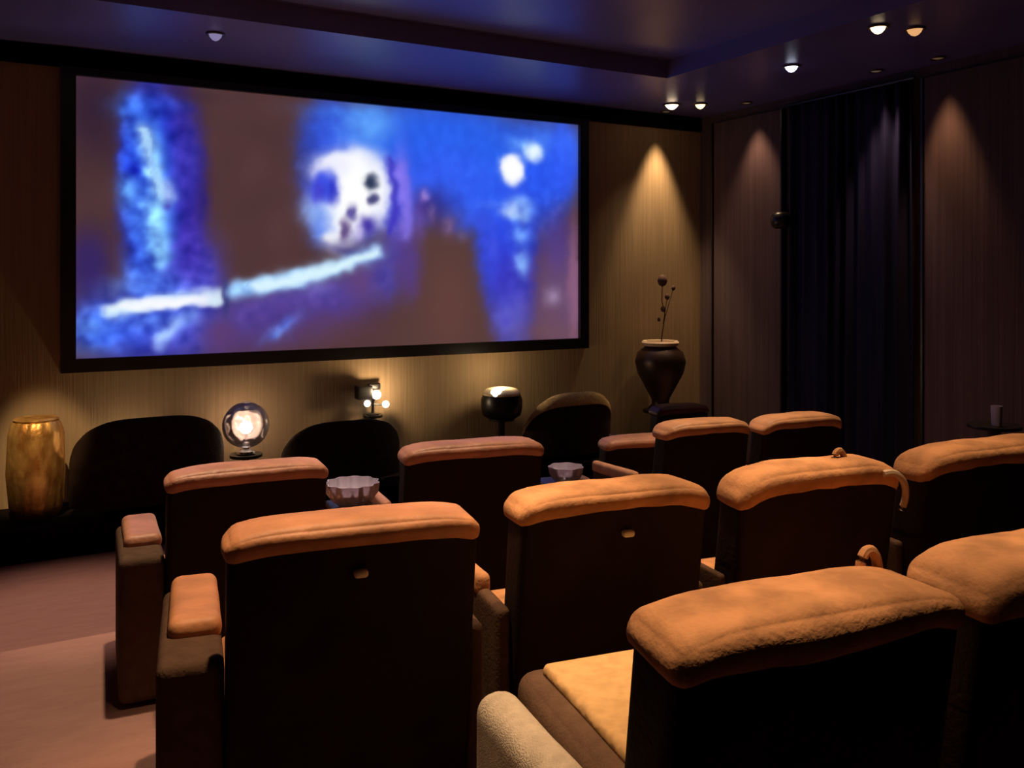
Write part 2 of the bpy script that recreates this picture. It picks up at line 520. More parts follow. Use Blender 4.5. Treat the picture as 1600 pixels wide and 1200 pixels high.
    (2.635, 1.634, 0.074, 0.07, 0, (50, 60, 90), 1, 3),
    (2.661, 1.469, 0.054, 0.057, 0, (55, 55, 110), 0.9, 3),
    (2.429, 1.321, 0.053, 0.076, 0, (80, 70, 150), 0.9, 3),
    (2.364, 1.137, 0.059, 0.113, 0, (95, 75, 130), 0.95, 3),
    (2.594, 1.206, 0.094, 0.089, 0, (65, 50, 160), 0.95, 3),
    (2.502, 1.121, 0.046, 0.089, 0, (210, 190, 240), 0.6, 2),
    (2.416, 0.93, 0.263, 0.063, -15, (60, 50, 120), 0.8, 2),
    (3.49, 0.442, 0.516, 0.735, 0, (88, 60, 56), 1, 6),
    (3.417, -0.155, 0.659, 0.732, 0, (88, 60, 56), 1, 6),
    (3.417, 0.709, 0.439, 0.599, 0, (88, 60, 56), 0.95, 5),
    (3.06, 0.775, 0.127, 0.326, 0, (85, 60, 150), 0.7, 3),
    (3.201, 1.433, 0.086, 0.145, 0, (70, 50, 140), 0.8, 2),
    (3.403, 1.427, 0.263, 0.199, 0, (50, 30, 95), 0.95, 3),
    (3.215, 1.532, 0.05, 0.059, 0, (200, 150, 220), 0.8, 2),
    (3.49, 1.277, 0.207, 0.12, 0, (85, 60, 90), 0.8, 2),
    (3.287, 1.337, 0.043, 0.092, 0, (130, 95, 150), 0.6, 2),
    (4.255, 0.779, 0.319, 0.834, 0, (50, 50, 195), 0.9, 5),
    (4.215, 1.264, 0.358, 0.416, 0, (40, 75, 235), 0.8, 4),
    (3.942, 1.051, 0.17, 0.41, 0, (45, 75, 235), 0.7, 3),
    (4.827, 0.423, 0.338, 0.643, 0, (105, 75, 115), 0.9, 4),
    (4.81, 1.138, 0.236, 0.357, 0, (80, 60, 160), 0.6, 3),
    (5.014, 0.493, 0.086, 0.649, 0, (140, 95, 130), 0.6, 3),
    (4.255, 0.223, 0.239, 0.417, 0, (85, 80, 185), 0.8, 3),
    (3.789, 0.099, 0.107, 0.339, 0, (88, 60, 56), 0.9, 3),
    (4.239, 1.848, 0.159, 0.167, 0, (255, 255, 255), 1, 5),
    (4.496, 2.059, 0.123, 0.105, 0, (235, 255, 255), 0.95, 3),
    (4.619, 2.195, 0.166, 0.141, 0, (90, 150, 255), 0.5, 2),
    (4.375, 2.121, 0.178, 0.084, 0, (120, 180, 255), 0.6, 2),
    (4.335, 1.435, 0.193, 0.153, 0, (170, 215, 255), 0.95, 4),
    (4.199, 1.416, 0.127, 0.083, 0, (235, 250, 255), 0.9, 3),
    (3.98, 1.463, 0.171, 0.041, 0, (110, 150, 255), 0.8, 2),
    (4.343, 1.421, 0.048, 0.07, 0, (120, 150, 225), 0.8, 2),
    (4.351, 1.142, 0.113, 0.098, 0, (120, 170, 255), 0.85, 2),
    (3.996, 0.984, 0.062, 0.151, 0, (80, 100, 235), 0.7, 2),
    (4.359, 0.835, 0.089, 0.126, 0, (140, 190, 255), 0.9, 2),
    (3.942, 1.29, 0.139, 0.137, 0, (60, 90, 240), 0.6, 2),
    (4.176, 0.26, 0.158, 0.166, 0, (120, 120, 205), 0.6, 2),
    (4.176, 0.225, 0.063, 0.062, 0, (80, 70, 190), 0.6, 2),
    (4.76, 0.46, 0.101, 0.093, 0, (170, 145, 185), 0.85, 2),
    (4.702, 0.212, 0.25, 0.213, 0, (110, 75, 90), 0.5, 2),
    (0.945, 2.329, 0.332, 0.069, 0, (60, 40, 55), 0.4, 2),
    (3.49, 0.376, 0.295, 0.534, 0, (100, 64, 60), 0.8, 3),
    (4.743, 0.069, 0.419, 0.1, 0, (115, 80, 85), 0.5, 2),
    (0.558, 1.98, 0.042, 0.045, 0, (190, 235, 255), 0.35, 2),
    (0.574, 1.925, 0.042, 0.045, 0, (190, 235, 255), 0.35, 2),
    (0.589, 1.869, 0.042, 0.045, 0, (190, 235, 255), 0.35, 2),
    (0.605, 1.814, 0.042, 0.045, 0, (190, 235, 255), 0.35, 2),
    (0.621, 1.758, 0.043, 0.045, 0, (190, 235, 255), 0.35, 2),
    (0.63, 1.708, 0.043, 0.045, 0, (190, 235, 255), 0.35, 2),
    (0.638, 1.657, 0.043, 0.045, 0, (190, 235, 255), 0.35, 2),
    (0.647, 1.607, 0.043, 0.045, 0, (190, 235, 255), 0.35, 2),
    (0.655, 1.556, 0.043, 0.045, 0, (190, 235, 255), 0.35, 2),
    (0.664, 1.505, 0.043, 0.045, 0, (190, 235, 255), 0.35, 2),
    (0.671, 1.449, 0.043, 0.045, 0, (190, 235, 255), 0.35, 2),
    (0.678, 1.392, 0.043, 0.046, 0, (190, 235, 255), 0.35, 2),
    (0.6, 1.332, 0.09, 0.096, 0, (140, 205, 255), 0.45, 2),
    (0.621, 1.22, 0.09, 0.096, 0, (140, 205, 255), 0.45, 2),
    (0.642, 1.107, 0.091, 0.097, 0, (140, 205, 255), 0.45, 2),
    (0.658, 0.994, 0.091, 0.097, 0, (140, 205, 255), 0.45, 2),
    (0.674, 0.88, 0.091, 0.097, 0, (140, 205, 255), 0.45, 2),
    (0.739, 1.452, 0.049, 0.091, 0, (185, 205, 255), 0.7, 2),
    (0.637, 1.816, 0.053, 0.17, 0, (120, 190, 255), 0.5, 2),
    (0.49, 2.2, 0.115, 0.079, 0, (70, 125, 255), 0.6, 2),
    (0.739, 2.223, 0.135, 0.069, 0, (60, 90, 230), 0.5, 2),
    (0.648, 0.653, 0.24, 0.102, 0, (100, 150, 255), 0.5, 2),
    (1.056, 0.709, 0.123, 0.175, 0, (80, 80, 215), 0.5, 2),
    (0.945, 0.999, 0.077, 0.231, 0, (75, 55, 185), 0.5, 2),
    (0.674, 0.47, 0.401, 0.051, 5, (255, 255, 255), 0.7, 4),
    (0.542, 0.597, 0.316, 0.079, 0, (90, 140, 255), 0.5, 2),
    (1.311, 0.562, 0.069, 0.071, 0, (150, 200, 255), 0.6, 2),
    (1.398, 0.579, 0.07, 0.071, 0, (150, 200, 255), 0.6, 2),
    (1.486, 0.596, 0.071, 0.072, 0, (150, 200, 255), 0.6, 2),
    (1.575, 0.613, 0.072, 0.072, 0, (150, 200, 255), 0.6, 2),
    (1.664, 0.631, 0.072, 0.072, 0, (150, 200, 255), 0.6, 2),
    (1.755, 0.649, 0.073, 0.073, 0, (150, 200, 255), 0.6, 2),
    (1.836, 0.669, 0.074, 0.073, 0, (150, 200, 255), 0.6, 2),
    (1.918, 0.689, 0.074, 0.074, 0, (150, 200, 255), 0.6, 2),
    (2.001, 0.709, 0.075, 0.074, 0, (150, 200, 255), 0.6, 2),
    (2.084, 0.73, 0.076, 0.074, 0, (150, 200, 255), 0.6, 2),
    (2.169, 0.751, 0.077, 0.075, 0, (150, 200, 255), 0.6, 2),
    (2.254, 0.772, 0.077, 0.075, 0, (150, 200, 255), 0.6, 2),
    (2.34, 0.806, 0.078, 0.075, 0, (150, 200, 255), 0.6, 2),
    (2.427, 0.84, 0.079, 0.076, 0, (150, 200, 255), 0.6, 2),
    (2.515, 0.874, 0.08, 0.076, 0, (150, 200, 255), 0.6, 2),
    (2.603, 0.909, 0.08, 0.076, 0, (150, 200, 255), 0.6, 2),
    (2.693, 0.944, 0.081, 0.077, 0, (150, 200, 255), 0.6, 2),
    (1.515, 0.602, 0.041, 0.042, 0, (225, 250, 255), 0.8, 2),
    (1.561, 0.611, 0.042, 0.042, 0, (225, 250, 255), 0.8, 2),
    (1.608, 0.62, 0.042, 0.042, 0, (225, 250, 255), 0.8, 2),
    (1.654, 0.629, 0.042, 0.042, 0, (225, 250, 255), 0.8, 2),
    (1.701, 0.638, 0.042, 0.042, 0, (225, 250, 255), 0.8, 2),
    (1.748, 0.647, 0.043, 0.042, 0, (225, 250, 255), 0.8, 2),
    (1.795, 0.657, 0.043, 0.043, 0, (225, 250, 255), 0.8, 2),
    (1.843, 0.666, 0.043, 0.043, 0, (225, 250, 255), 0.8, 2),
    (1.891, 0.675, 0.043, 0.043, 0, (225, 250, 255), 0.8, 2),
    (1.939, 0.685, 0.044, 0.043, 0, (225, 250, 255), 0.8, 2),
    (1.987, 0.7, 0.044, 0.043, 0, (225, 250, 255), 0.8, 2),
    (2.036, 0.715, 0.044, 0.043, 0, (225, 250, 255), 0.8, 2),
    (2.084, 0.73, 0.044, 0.043, 0, (225, 250, 255), 0.8, 2),
    (2.134, 0.745, 0.045, 0.043, 0, (225, 250, 255), 0.8, 2),
    (2.183, 0.761, 0.045, 0.044, 0, (225, 250, 255), 0.8, 2),
    (2.233, 0.776, 0.045, 0.044, 0, (225, 250, 255), 0.8, 2),
    (2.283, 0.791, 0.045, 0.044, 0, (225, 250, 255), 0.8, 2),
    (2.333, 0.807, 0.046, 0.044, 0, (225, 250, 255), 0.8, 2),
    (2.383, 0.823, 0.046, 0.044, 0, (225, 250, 255), 0.8, 2),
    (2.435, 0.843, 0.046, 0.044, 0, (225, 250, 255), 0.8, 2),
    (2.486, 0.863, 0.046, 0.044, 0, (225, 250, 255), 0.8, 2),
    (2.538, 0.883, 0.047, 0.044, 0, (225, 250, 255), 0.8, 2),
    (2.591, 0.904, 0.047, 0.045, 0, (225, 250, 255), 0.8, 2),
    (2.643, 0.924, 0.047, 0.045, 0, (225, 250, 255), 0.8, 2),
    (2.696, 0.945, 0.047, 0.045, 0, (225, 250, 255), 0.8, 2),
    (0.084, 0.244, 0.099, 0.077, 0, (120, 175, 255), 0.7, 2),
    (0.208, 0.157, 0.202, 0.099, 0, (50, 90, 240), 0.5, 2),
    (0.809, 0.279, 0.049, 0.052, 0, (160, 190, 255), 0.6, 2),
    (0.773, 0.233, 0.049, 0.052, 0, (160, 190, 255), 0.6, 2),
    (0.737, 0.186, 0.049, 0.051, 0, (160, 190, 255), 0.6, 2),
    (0.701, 0.14, 0.048, 0.051, 0, (160, 190, 255), 0.6, 2),
    (0.661, 0.084, 0.048, 0.051, 0, (160, 190, 255), 0.6, 2),
    (2.92, 1.811, 0.062, 0.058, 0, (140, 120, 240), 0.55, 2),
    (2.941, 1.747, 0.063, 0.058, 0, (140, 120, 240), 0.55, 2),
    (2.962, 1.683, 0.063, 0.058, 0, (140, 120, 240), 0.55, 2),
    (2.983, 1.619, 0.063, 0.058, 0, (140, 120, 240), 0.55, 2),
    (3.004, 1.555, 0.063, 0.059, 0, (140, 120, 240), 0.55, 2),
    (3.011, 1.49, 0.063, 0.059, 0, (140, 120, 240), 0.55, 2),
    (3.018, 1.426, 0.063, 0.059, 0, (140, 120, 240), 0.55, 2),
    (3.025, 1.361, 0.063, 0.059, 0, (140, 120, 240), 0.55, 2),
    (3.032, 1.296, 0.063, 0.059, 0, (140, 120, 240), 0.55, 2),
    (3.025, 1.231, 0.063, 0.059, 0, (140, 120, 240), 0.55, 2),
    (3.018, 1.165, 0.063, 0.059, 0, (140, 120, 240), 0.55, 2),
    (3.011, 1.1, 0.063, 0.059, 0, (140, 120, 240), 0.55, 2),
    (2.824, 1.869, 0.041, 0.039, 0, (60, 50, 190), 0.6, 2),
    (2.833, 1.827, 0.041, 0.039, 0, (60, 50, 190), 0.6, 2),
    (2.842, 1.784, 0.041, 0.039, 0, (60, 50, 190), 0.6, 2),
    (2.851, 1.742, 0.041, 0.039, 0, (60, 50, 190), 0.6, 2),
    (2.861, 1.699, 0.041, 0.039, 0, (60, 50, 190), 0.6, 2),
    (2.87, 1.657, 0.041, 0.039, 0, (60, 50, 190), 0.6, 2),
    (2.879, 1.614, 0.041, 0.039, 0, (60, 50, 190), 0.6, 2),
    (2.881, 1.571, 0.041, 0.039, 0, (60, 50, 190), 0.6, 2),
    (2.884, 1.528, 0.041, 0.039, 0, (60, 50, 190), 0.6, 2),
    (2.886, 1.485, 0.041, 0.039, 0, (60, 50, 190), 0.6, 2),
    (2.888, 1.442, 0.041, 0.039, 0, (60, 50, 190), 0.6, 2),
    (2.89, 1.399, 0.041, 0.039, 0, (60, 50, 190), 0.6, 2),
    (2.893, 1.356, 0.042, 0.039, 0, (60, 50, 190), 0.6, 2),
    (2.881, 1.313, 0.041, 0.039, 0, (60, 50, 190), 0.6, 2),
    (2.87, 1.269, 0.041, 0.039, 0, (60, 50, 190), 0.6, 2),
    (2.858, 1.226, 0.041, 0.039, 0, (60, 50, 190), 0.6, 2),
    (2.847, 1.182, 0.041, 0.039, 0, (60, 50, 190), 0.6, 2),
    (2.835, 1.139, 0.041, 0.039, 0, (60, 50, 190), 0.6, 2),
    (2.614, 2.206, 0.201, 0.166, 0, (100, 170, 255), 0.6, 2),
    (2.416, 2.284, 0.394, 0.063, 0, (70, 130, 240), 0.5, 2),
    (3.789, 1.591, 0.533, 0.339, 0, (50, 95, 245), 0.7, 4),
    (3.789, 1.286, 0.228, 0.109, 20, (55, 80, 220), 0.6, 2),
    (3.957, 0.778, 0.116, 0.41, 0, (55, 70, 220), 0.6, 3),
    (4.16, 0.64, 0.174, 0.415, 0, (60, 60, 200), 0.5, 3),
    (3.166, 1.267, 0.071, 0.197, 0, (110, 80, 170), 0.6, 2),
    (3.49, 1.21, 0.059, 0.093, 0, (150, 110, 150), 0.5, 2),
    (3.639, 1.113, 0.06, 0.067, 0, (110, 95, 150), 0.5, 2),
    (4.619, 1.629, 0.248, 0.424, 0, (45, 85, 240), 0.6, 3),
    (4.912, 2.001, 0.17, 0.431, 0, (50, 90, 250), 0.8, 4),
    (4.954, 2.184, 0.205, 0.216, 0, (60, 110, 255), 0.7, 2),
    (5.04, 0.637, 0.06, 0.65, 0, (150, 100, 130), 0.5, 3),
    (2.127, 0.152, 0.572, 0.161, 0, (95, 62, 75), 0.35, 2),
    (4.239, 1.848, 0.135, 0.153, 0, (255, 255, 255), 1, 5),
    (4.512, 2.06, 0.098, 0.084, 0, (240, 255, 255), 0.9, 3)]


def srl(c):
    return sr(*c)[:3]


NX, NZ = 300, 142
cols = []
bl = []
for (bx, bz, rx, ry, rot, col, al, p) in BLOBS:
    bl.append((bx, bz, rx, ry, math.cos(R(rot)), math.sin(R(rot)), col, al, p, 3.2 if p <= 2 else 1.6))
grid = []
for j in range(NZ + 1):
    for i in range(NX + 1):
        x, z = SW * i / NX, SH * j / NZ
        n1 = noise.noise(Vector((x * 3.2, z * 3.2, 3.1)))
        n2 = noise.noise(Vector((x * 9, z * 9, 7.7)))
        n3 = noise.noise(Vector((x * 20, z * 20, 1.7)))
        wx, wz = x + .03 * n2 + .012 * n3, z + .03 * noise.noise(Vector((x * 9, z * 9, 17.7)))
        c = [82 + 6 * n1, 54 + 4 * n1, 55 + 3 * n1]
        for (bx, bz, rx, ry, co, si, col, al, p, lim) in bl:
            dx, dz = wx - bx, wz - bz
            if abs(dx) > lim * max(rx, ry) or abs(dz) > lim * max(rx, ry):
                continue
            u = (dx * co + dz * si) / rx
            v = (-dx * si + dz * co) / ry
            d = math.sqrt(u * u + v * v)
            if d > lim:
                continue
            t = al * math.exp(-(d ** p) * .9)
            c = [c[k] * (1 - t) + col[k] * t for k in range(3)]
        blue = max(0, min(1, (c[2] - c[0] - 40) / 90)) * (1 if c[0] < 150 else .2)
        soft = 1 - max(0, min(1, (x - 2.9) / .5)) * max(0, min(1, (z - 1.0) / .3))
        cl = lambda v: max(0, min(1, v))
        sm_ = max(.12, .8 * cl((1.8 - x) / .4), .8 * cl((1.0 - z) / .3) * cl((3.4 - x) / .4), .4 * cl((x - 4.1) / .3) * cl((1.9 - z) / .5))
        g = blue * (n2 * .5 + n3 * .12) * sm_
        c = [max(0, min(255, c[0] * (1 + 1.3 * g))), max(0, min(255, c[1] * (1 + 1.3 * g))), max(0, min(255, c[2] * (1 + .7 * g)))]
        grid.append(srl(c))
me = bpy.data.meshes.new('screen_surface')
verts = [(SW * i / NX, -.03, SH * j / NZ) for j in range(NZ + 1) for i in range(NX + 1)]
faces = [(j * (NX + 1) + i, j * (NX + 1) + i + 1, (j + 1) * (NX + 1) + i + 1, (j + 1) * (NX + 1) + i) for j in range(NZ) for i in range(NX)]
me.from_pydata(verts, [], faces)
ca = me.color_attributes.new('picture', 'FLOAT_COLOR', 'POINT')
flat = []
for c in grid:
    flat += [c[0], c[1], c[2], 1]
ca.data.foreach_set('color', flat)
sm = emit('projected_picture', (1, 1, 1), 1.0)
nt = sm.node_tree
at = nt.nodes.new('ShaderNodeAttribute')
at.attribute_name = 'picture'
nt.links.new(at.outputs['Color'], nt.nodes['Emission'].inputs[0])
me.materials.append(sm)
so = bpy.data.objects.new('screen_surface', me)
C.objects.link(so)
so.parent = scr
so['label'] = 'glowing projected picture in blue and brown'


# ------------------------------------------------------------------ right wall: cloth panels and curtain
def wall_panel(y0, y1, label):
    t = thing('wall_panel', label, 'wall panel', (XR, (y0 + y1) / 2, .0), 0)
    h = (y1 - y0) / 2
    bm = bmesh.new()
    rbox(bm, -.06, -.002, -h, h, .30 if y1 < 6 else .02, 3.99, r=.015)
    obj('cloth_panel', bm, M['wall_r'], t)
    bm = bmesh.new()
    for s in (-1, 1):
        box(bm, -.075, -.002, s * h - .02 * (s < 0), s * h + .02 * (s > 0), .30 if y1 < 6 else .02, 3.99)
    obj('edge_strip', bm, M['black'], t, smooth=False)


wall_panel(7.02, 8.10, 'tall mauve cloth wall panel between the room corner and the navy curtain')
wall_panel(4.30, 5.28, 'tall mauve cloth wall panel on the near side of the navy curtain')

cur = thing('pleated_curtain', 'floor length navy pleated curtain hanging on the right wall between two cloth panels', 'curtain', (XR, 6.10, 0))


def pleats(name, y0, y1, z0, z1, amp, m, par):
    bm = bmesh.new()
    ny, nz = 200, 14
    g = []
    for j in range(nz + 1):
        z = z0 + (z1 - z0) * j / nz
        row = []
        for i in range(ny + 1):
            y = y0 + (y1 - y0) * i / ny
            ph = 2 * math.pi * y / .145 + 1.3 * math.sin(y * 5.3)
            d = amp * (.6 + .4 * math.sin(y * 9.1 + 1)) * (math.sin(ph) + .25 * math.sin(2 * ph + z))
            row.append(bm.verts.new((-.085 + d * (1.1 - .25 * j / nz), y, z)))
        g.append(row)
    for j in range(nz):
        for i in range(ny):
            bm.faces.new([g[j][i], g[j][i + 1], g[j + 1][i + 1], g[j + 1][i]])
    o = obj(name, bm, m, par)
    s = o.modifiers.new('thick', 'SOLIDIFY')
    s.thickness = .006
    return o


pleats('curtain_cloth', -.74, .74, .02, 3.98, .045, M['curtain'], cur)
cur.location = (XR, 6.13, 0)
bm = bmesh.new()
tube(bm, [(-.085, -.78, 4.0), (-.085, .78, 4.0)], .018)
obj('curtain_rail', bm, M['black'], cur)

sp = thing('wall_speaker', 'small black round speaker on a bracket high up at the curtain edge', 'speaker', (XR - .16, 6.93, 2.76))
bm = bmesh.new()
lathe(bm, [(.001, -.09), (.06, -.088), (.095, -.06), (.11, 0), (.095, .06), (.06, .088), (.001, .09)], n=28)
obj('speaker_body', bm, M['black'], sp)
bm = bmesh.new()
tube(bm, [(.08, 0, 0), (.158, 0, 0)], .02)
obj('bracket', bm, M['black'], sp)


# ------------------------------------------------------------------ downlights
def spot_data(name, power, half, tint, radius=.05, blend=.6):
    ld = bpy.data.lights.new(name, 'SPOT')
    ld.energy = power
    ld.color = tint
    ld.spot_size = R(half * 2)
    ld.spot_blend = blend
    ld.shadow_soft_size = radius
    return ld


def downlight(x, y, z, power, half, tint, glow, label, group=None, blend=.8, size=.07, tilt=(0, 0), radius=.05):
    t = thing('downlight', label, 'ceiling light', (x, y, z), 0, group)
    bm = bmesh.new()
    lathe(bm, [(size, -.001), (size * 1.35, -.001), (size * 1.35, -.012), (size * 1.2, -.018), (size, -.012), (size, -.001)], n=28)
    obj('trim_ring', bm, M['trimring'], t)
    bm = bmesh.new()
    lathe(bm, [(.0005, -.016), (size * .5, -.014), (size * .98, -.006)] if glow < .3 else [(.0005, -.062), (size * .45, -.052), (size * .8, -.03), (size * .95, -.008)], n=28)
    ln = obj('lens', bm, M['black'] if glow <= 0 else emit('lens_glow', tint, glow), t)
    if power > 0:
        l = bpy.data.objects.new('lamp', spot_data('lamp', power, half, tint, radius, blend))
        C.objects.link(l)
        l.parent = t
        l.location = (0, 0, -.06)
        l.rotation_euler = (R(tilt[0]), R(tilt[1]), 0)
    return t


for (x, y, z, pw, half, tint, glow, kind) in DOWNLIGHTS:
    lab = 'small warm ceiling downlight ' + (kind if kind.startswith('over') else 'over the left aisle')
    downlight(x, y, z, pw, half, tint, glow, lab, 'downlights over the seats' if kind.startswith('over') else None)

# those seen in the photograph
downlight(1.37, 7.33, CEIL_LOW, 0, 20, (.5, .42, .8), .45, 'unlit ceiling downlight with a painted violet reflection above the left half of the screen', size=.055)  # switched off; its violet reflection is put in as lens glow
downlight(6.44, 7.86, CEIL_LOW, 50, 40, WARMW, 9, 'brightest cream downlight in the ceiling corner right of the screen', size=.075)
downlight(6.70, 7.68, CEIL_LOW, 12, 40, (1, .7, .36), 2.6, 'yellowish downlight just right of the brightest corner downlight', size=.06)
downlight(6.22, 5.88, CEIL_LOW, 10, 30, (.72, .78, 1), 4.5, 'single cool white downlight in the ceiling before the navy curtain', size=.06)
downlight(5.82, 4.62, CEIL_LOW, 60, 35, (1, .72, .42), 3.0, 'warm downlight near the top right, left one of the nearer pair', size=.06)
downlight(6.12, 4.52, CEIL_LOW, 25, 35, (1, .5, .2), .8, 'dim amber downlight near the top right, right one of the nearer pair', size=.06)

# wall washers, close to the walls, with dark anti-glare inserts
OR = (1, .70, .40)
downlight(6.64, YF - .19, CEIL_LOW, 300, 27, OR, .08, 'wall washing downlight above the bright cone right of the screen', blend=.8, size=.05)
downlight(XR - .24, 7.36, CEIL_LOW, 85, 33, (1, .62, .36), .08, 'wall washing downlight above the far cloth panel', blend=.8, size=.05)
downlight(XR - .28, 5.62, CEIL_LOW, 95, 30, (1, .68, .48), .08, 'wall washing downlight above the near edge of the navy curtain', blend=.8, size=.05)
downlight(XR - .22, 5.02, CEIL_LOW, 120, 25, (1, .56, .26), .08, 'wall washing downlight above the near cloth panel', blend=.8, size=.05)
downlight(-.30, 5.9, CEIL_HIGH, 800, 7, (1, .70, .38), .08, 'narrow warm downlight aimed at the gold drum table', blend=.6, size=.05, tilt=(33, -8))


# ------------------------------------------------------------------ chairs
def chair(name, label, x, y, z, rot, w, H=1.02, group=None, arm_l=.05, arm_r=.05, lean=.15, r=.05,
          thick=.15, wr=.004, skin='leather', badge=None, seed=0., lounge=False, drape=0., hang=.07, loop=None, arm_h=.70, edge_highlight=False):
    t = thing(name, label, 'chair', (x, y, z), R(rot), group)
    hw = w / 2

    def sh(s):
        return Vector((s.x, s.y + (H - s.z) * lean, s.z))
    # dark shell round the back and the sides of the backrest
    bm = bmesh.new()
    def shd(s):
        k = min(1, abs(s.x) / hw)
        if s.z > H - .3:
            s = Vector((s.x, s.y, s.z - r * .55 * k ** 6))
        return sh(s)
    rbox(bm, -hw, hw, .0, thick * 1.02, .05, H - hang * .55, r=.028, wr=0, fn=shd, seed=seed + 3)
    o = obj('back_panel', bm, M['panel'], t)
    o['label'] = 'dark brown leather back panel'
    bm = bmesh.new()
    rbox(bm, -hw * .94, hw * .94, thick * .5, thick + .03, .30, H - .03, r=.05, puff=.012, wr=wr, fn=shd, seed=seed)
    obj('backrest', bm, M[skin], t)

    def roll(s):
        # top roll, rounded shoulders drop towards the ends
        k = min(1, abs(s.x) / hw)
        s = Vector((s.x, s.y, s.z - r * .55 * k ** 6))
        if drape:
            q = 1 - min(1, abs(s.x / hw + .25) ** 2.2)
            d = max(0, min(1, (H - .005 - s.z) / hang)) * max(0, min(1, (thick * .75 - s.y) / (thick * .6)))
            s.z -= drape * q * d
            s.y -= .02 * q * d
        return sh(s)
    bm = bmesh.new()
    rbox(bm, -hw * 1.005, hw * 1.005, -.012, thick + .035, H - hang, H + .004, r=hang * .46, puff=.010, wr=wr * 1.6, fn=roll, seed=seed + 9)
    obj('headrest', bm, M[skin], t)
    yb = (H - .45) * lean + thick * .6
    sk, sh_, dep = skin, .47, .62
    in_ = .002
    if lounge:
        sk, sh_, dep, in_ = 'quilt', .59, .74, .025
    bm = bmesh.new()
    rbox(bm, -hw + in_, hw - .002, yb, yb + dep, .26, sh_, r=.05, puff=.015, wr=wr * .6, seed=seed + 5)
    if lounge:
        o = obj('seat_cushion', bm, M['armside'], t)
        bm = bmesh.new()
        rbox(bm, -hw + in_ + .06, hw - .06, yb + .10, yb + dep - .06, sh_ - .01, sh_ + .032, r=.02)
        q = obj('quilted_pad', bm, M['quilt'], o)
        q['label'] = 'beige quilted pad on the seat'
    else:
        obj('seat_cushion', bm, M[skin], t)
    bm = bmesh.new()
    rbox(bm, -hw, hw, yb + dep - .02, yb + dep + .06, .08, .44, r=.035, puff=.01)
    obj('footrest', bm, M[skin], t)
    bm = bmesh.new()
    rbox(bm, -hw - arm_l * .5, hw + arm_r * .5, yb - .03, yb + dep, 0, .27, r=.02)
    obj('base', bm, M['base'], t)
    for s, aw in ((-1, arm_l), (1, arm_r)):
        x0, x1 = (-hw - aw, -hw - .002) if s < 0 else (hw + .002, hw + aw)
        y0, y1, rr, ms = yb - .06, yb + dep + .06, min(.05, aw * .45), skin
        if lounge and s < 0:
            x0, x1, ms, rr = -hw - aw, -hw + .018, 'greige', .06
            y0, y1 = yb + .06, yb + dep - .02
        bm = bmesh.new()

        def af(p, yb=yb):
            return Vector((p.x, p.y, p.z - max(0, p.y - yb - .1) * .06))
        rbox(bm, x0, x1, y0, y1, .02, arm_h, r=rr, wr=wr * .8, fn=af, seed=seed + s)
        if ms == 'greige':
            o = obj('armrest', bm, M[ms], t)
            o['label'] = 'pale greige fabric armrest'
            continue
        bm.free()
        bm = bmesh.new()
        rbox(bm, x0 - (.03 if aw > .1 else 0), x1, y0, y1, .02, arm_h - .05, r=min(.03, aw * .4), wr=0, fn=af)
        o = obj('armrest', bm, M['armside'], t)  # sides in duller brown for the shade below the lit arm top
        bm = bmesh.new()
        rbox(bm, x0 - .004, x1 + (.004 if s > 0 else 0), y0 + .20, y1 + .01, arm_h - .075, arm_h, r=min(.034, aw * .45), wr=wr * .8, fn=af, seed=seed + s)
        q = obj('arm_pad', bm, M[skin], o)
        q['label'] = 'tan leather armrest pad'
    if badge:
        bm = bmesh.new()
        bx, bz = badge
        yy = (H - bz) * lean
        rbox(bm, bx - .020, bx + .020, -.024 + yy, .006 + yy, bz - .011, bz + .011, r=.010)
        o = obj('badge', bm, M['badge'], t)
        o['label'] = 'small pale metal badge'
    if edge_highlight:  # pale tube stands in for the light along the right shoulder edge
        bm = bmesh.new()
        pts = []
        for i in range(15):
            q = i / 14
            a_ = math.pi / 2 * (1.15 - 1.5 * q)
            pp = Vector((hw - .085 + .10 * math.cos(a_), -.018, H - .135 + .10 * math.sin(a_)))
            pts.append(sh(pp))
        tube(bm, pts, .013)
        o = obj('shoulder_highlight', bm, M['pale'], t)
        o['label'] = 'painted highlight curling round the right shoulder'
    if loop:
        lx, ly, lz = loop
        bm = bmesh.new()
        pts = []
        for i in range(13):
            a_ = math.pi * i / 12
            pts.append((lx + .026 * math.cos(a_), ly, lz + .060 * math.sin(a_) ** .8))
        tube(bm, pts, .012)
        obj('strap_loop', bm, M[skin], t)
    return t


G1, G2, G3 = 'recliners of the middle row', 'recliners of the nearer row', 'recliners at the bottom right'
# nearer row (three recliners and one cut by the frame)
chair('recliner', 'wide recliner with square corners and a brass badge, nearest on the left', .825, 2.348, .46, -9.1, .70, group=G2,
      arm_l=.15, badge=(.005, .88), r=.045, seed=1, wr=.002)
chair('recliner', 'recliner with a pale badge right of the nearest left recliner, its top cushion wrinkled', 1.68, 2.300, .46, -9.2, .66, group=G2,
      badge=(.03, .88), r=.06, wr=.005, seed=2.3, skin='suede')
chair('recliner', 'round shouldered recliner with a painted highlight on the right shoulder, second from the right in the nearer row', 2.525, 2.215, .46, -7.2, .70, group=G2,
      r=.10, hang=.085, wr=.006, seed=4.1, skin='suede', loop=(.14, .10, .995), edge_highlight=True, arm_l=.03, arm_r=.045)
chair('recliner', 'recliner cut by the right edge of the view, at the end of the nearer row', 3.49, 2.16, .46, -7, .84, group=G2,
      r=.10, hang=.09, wr=.006, seed=5.6, skin='suede', arm_l=.04)
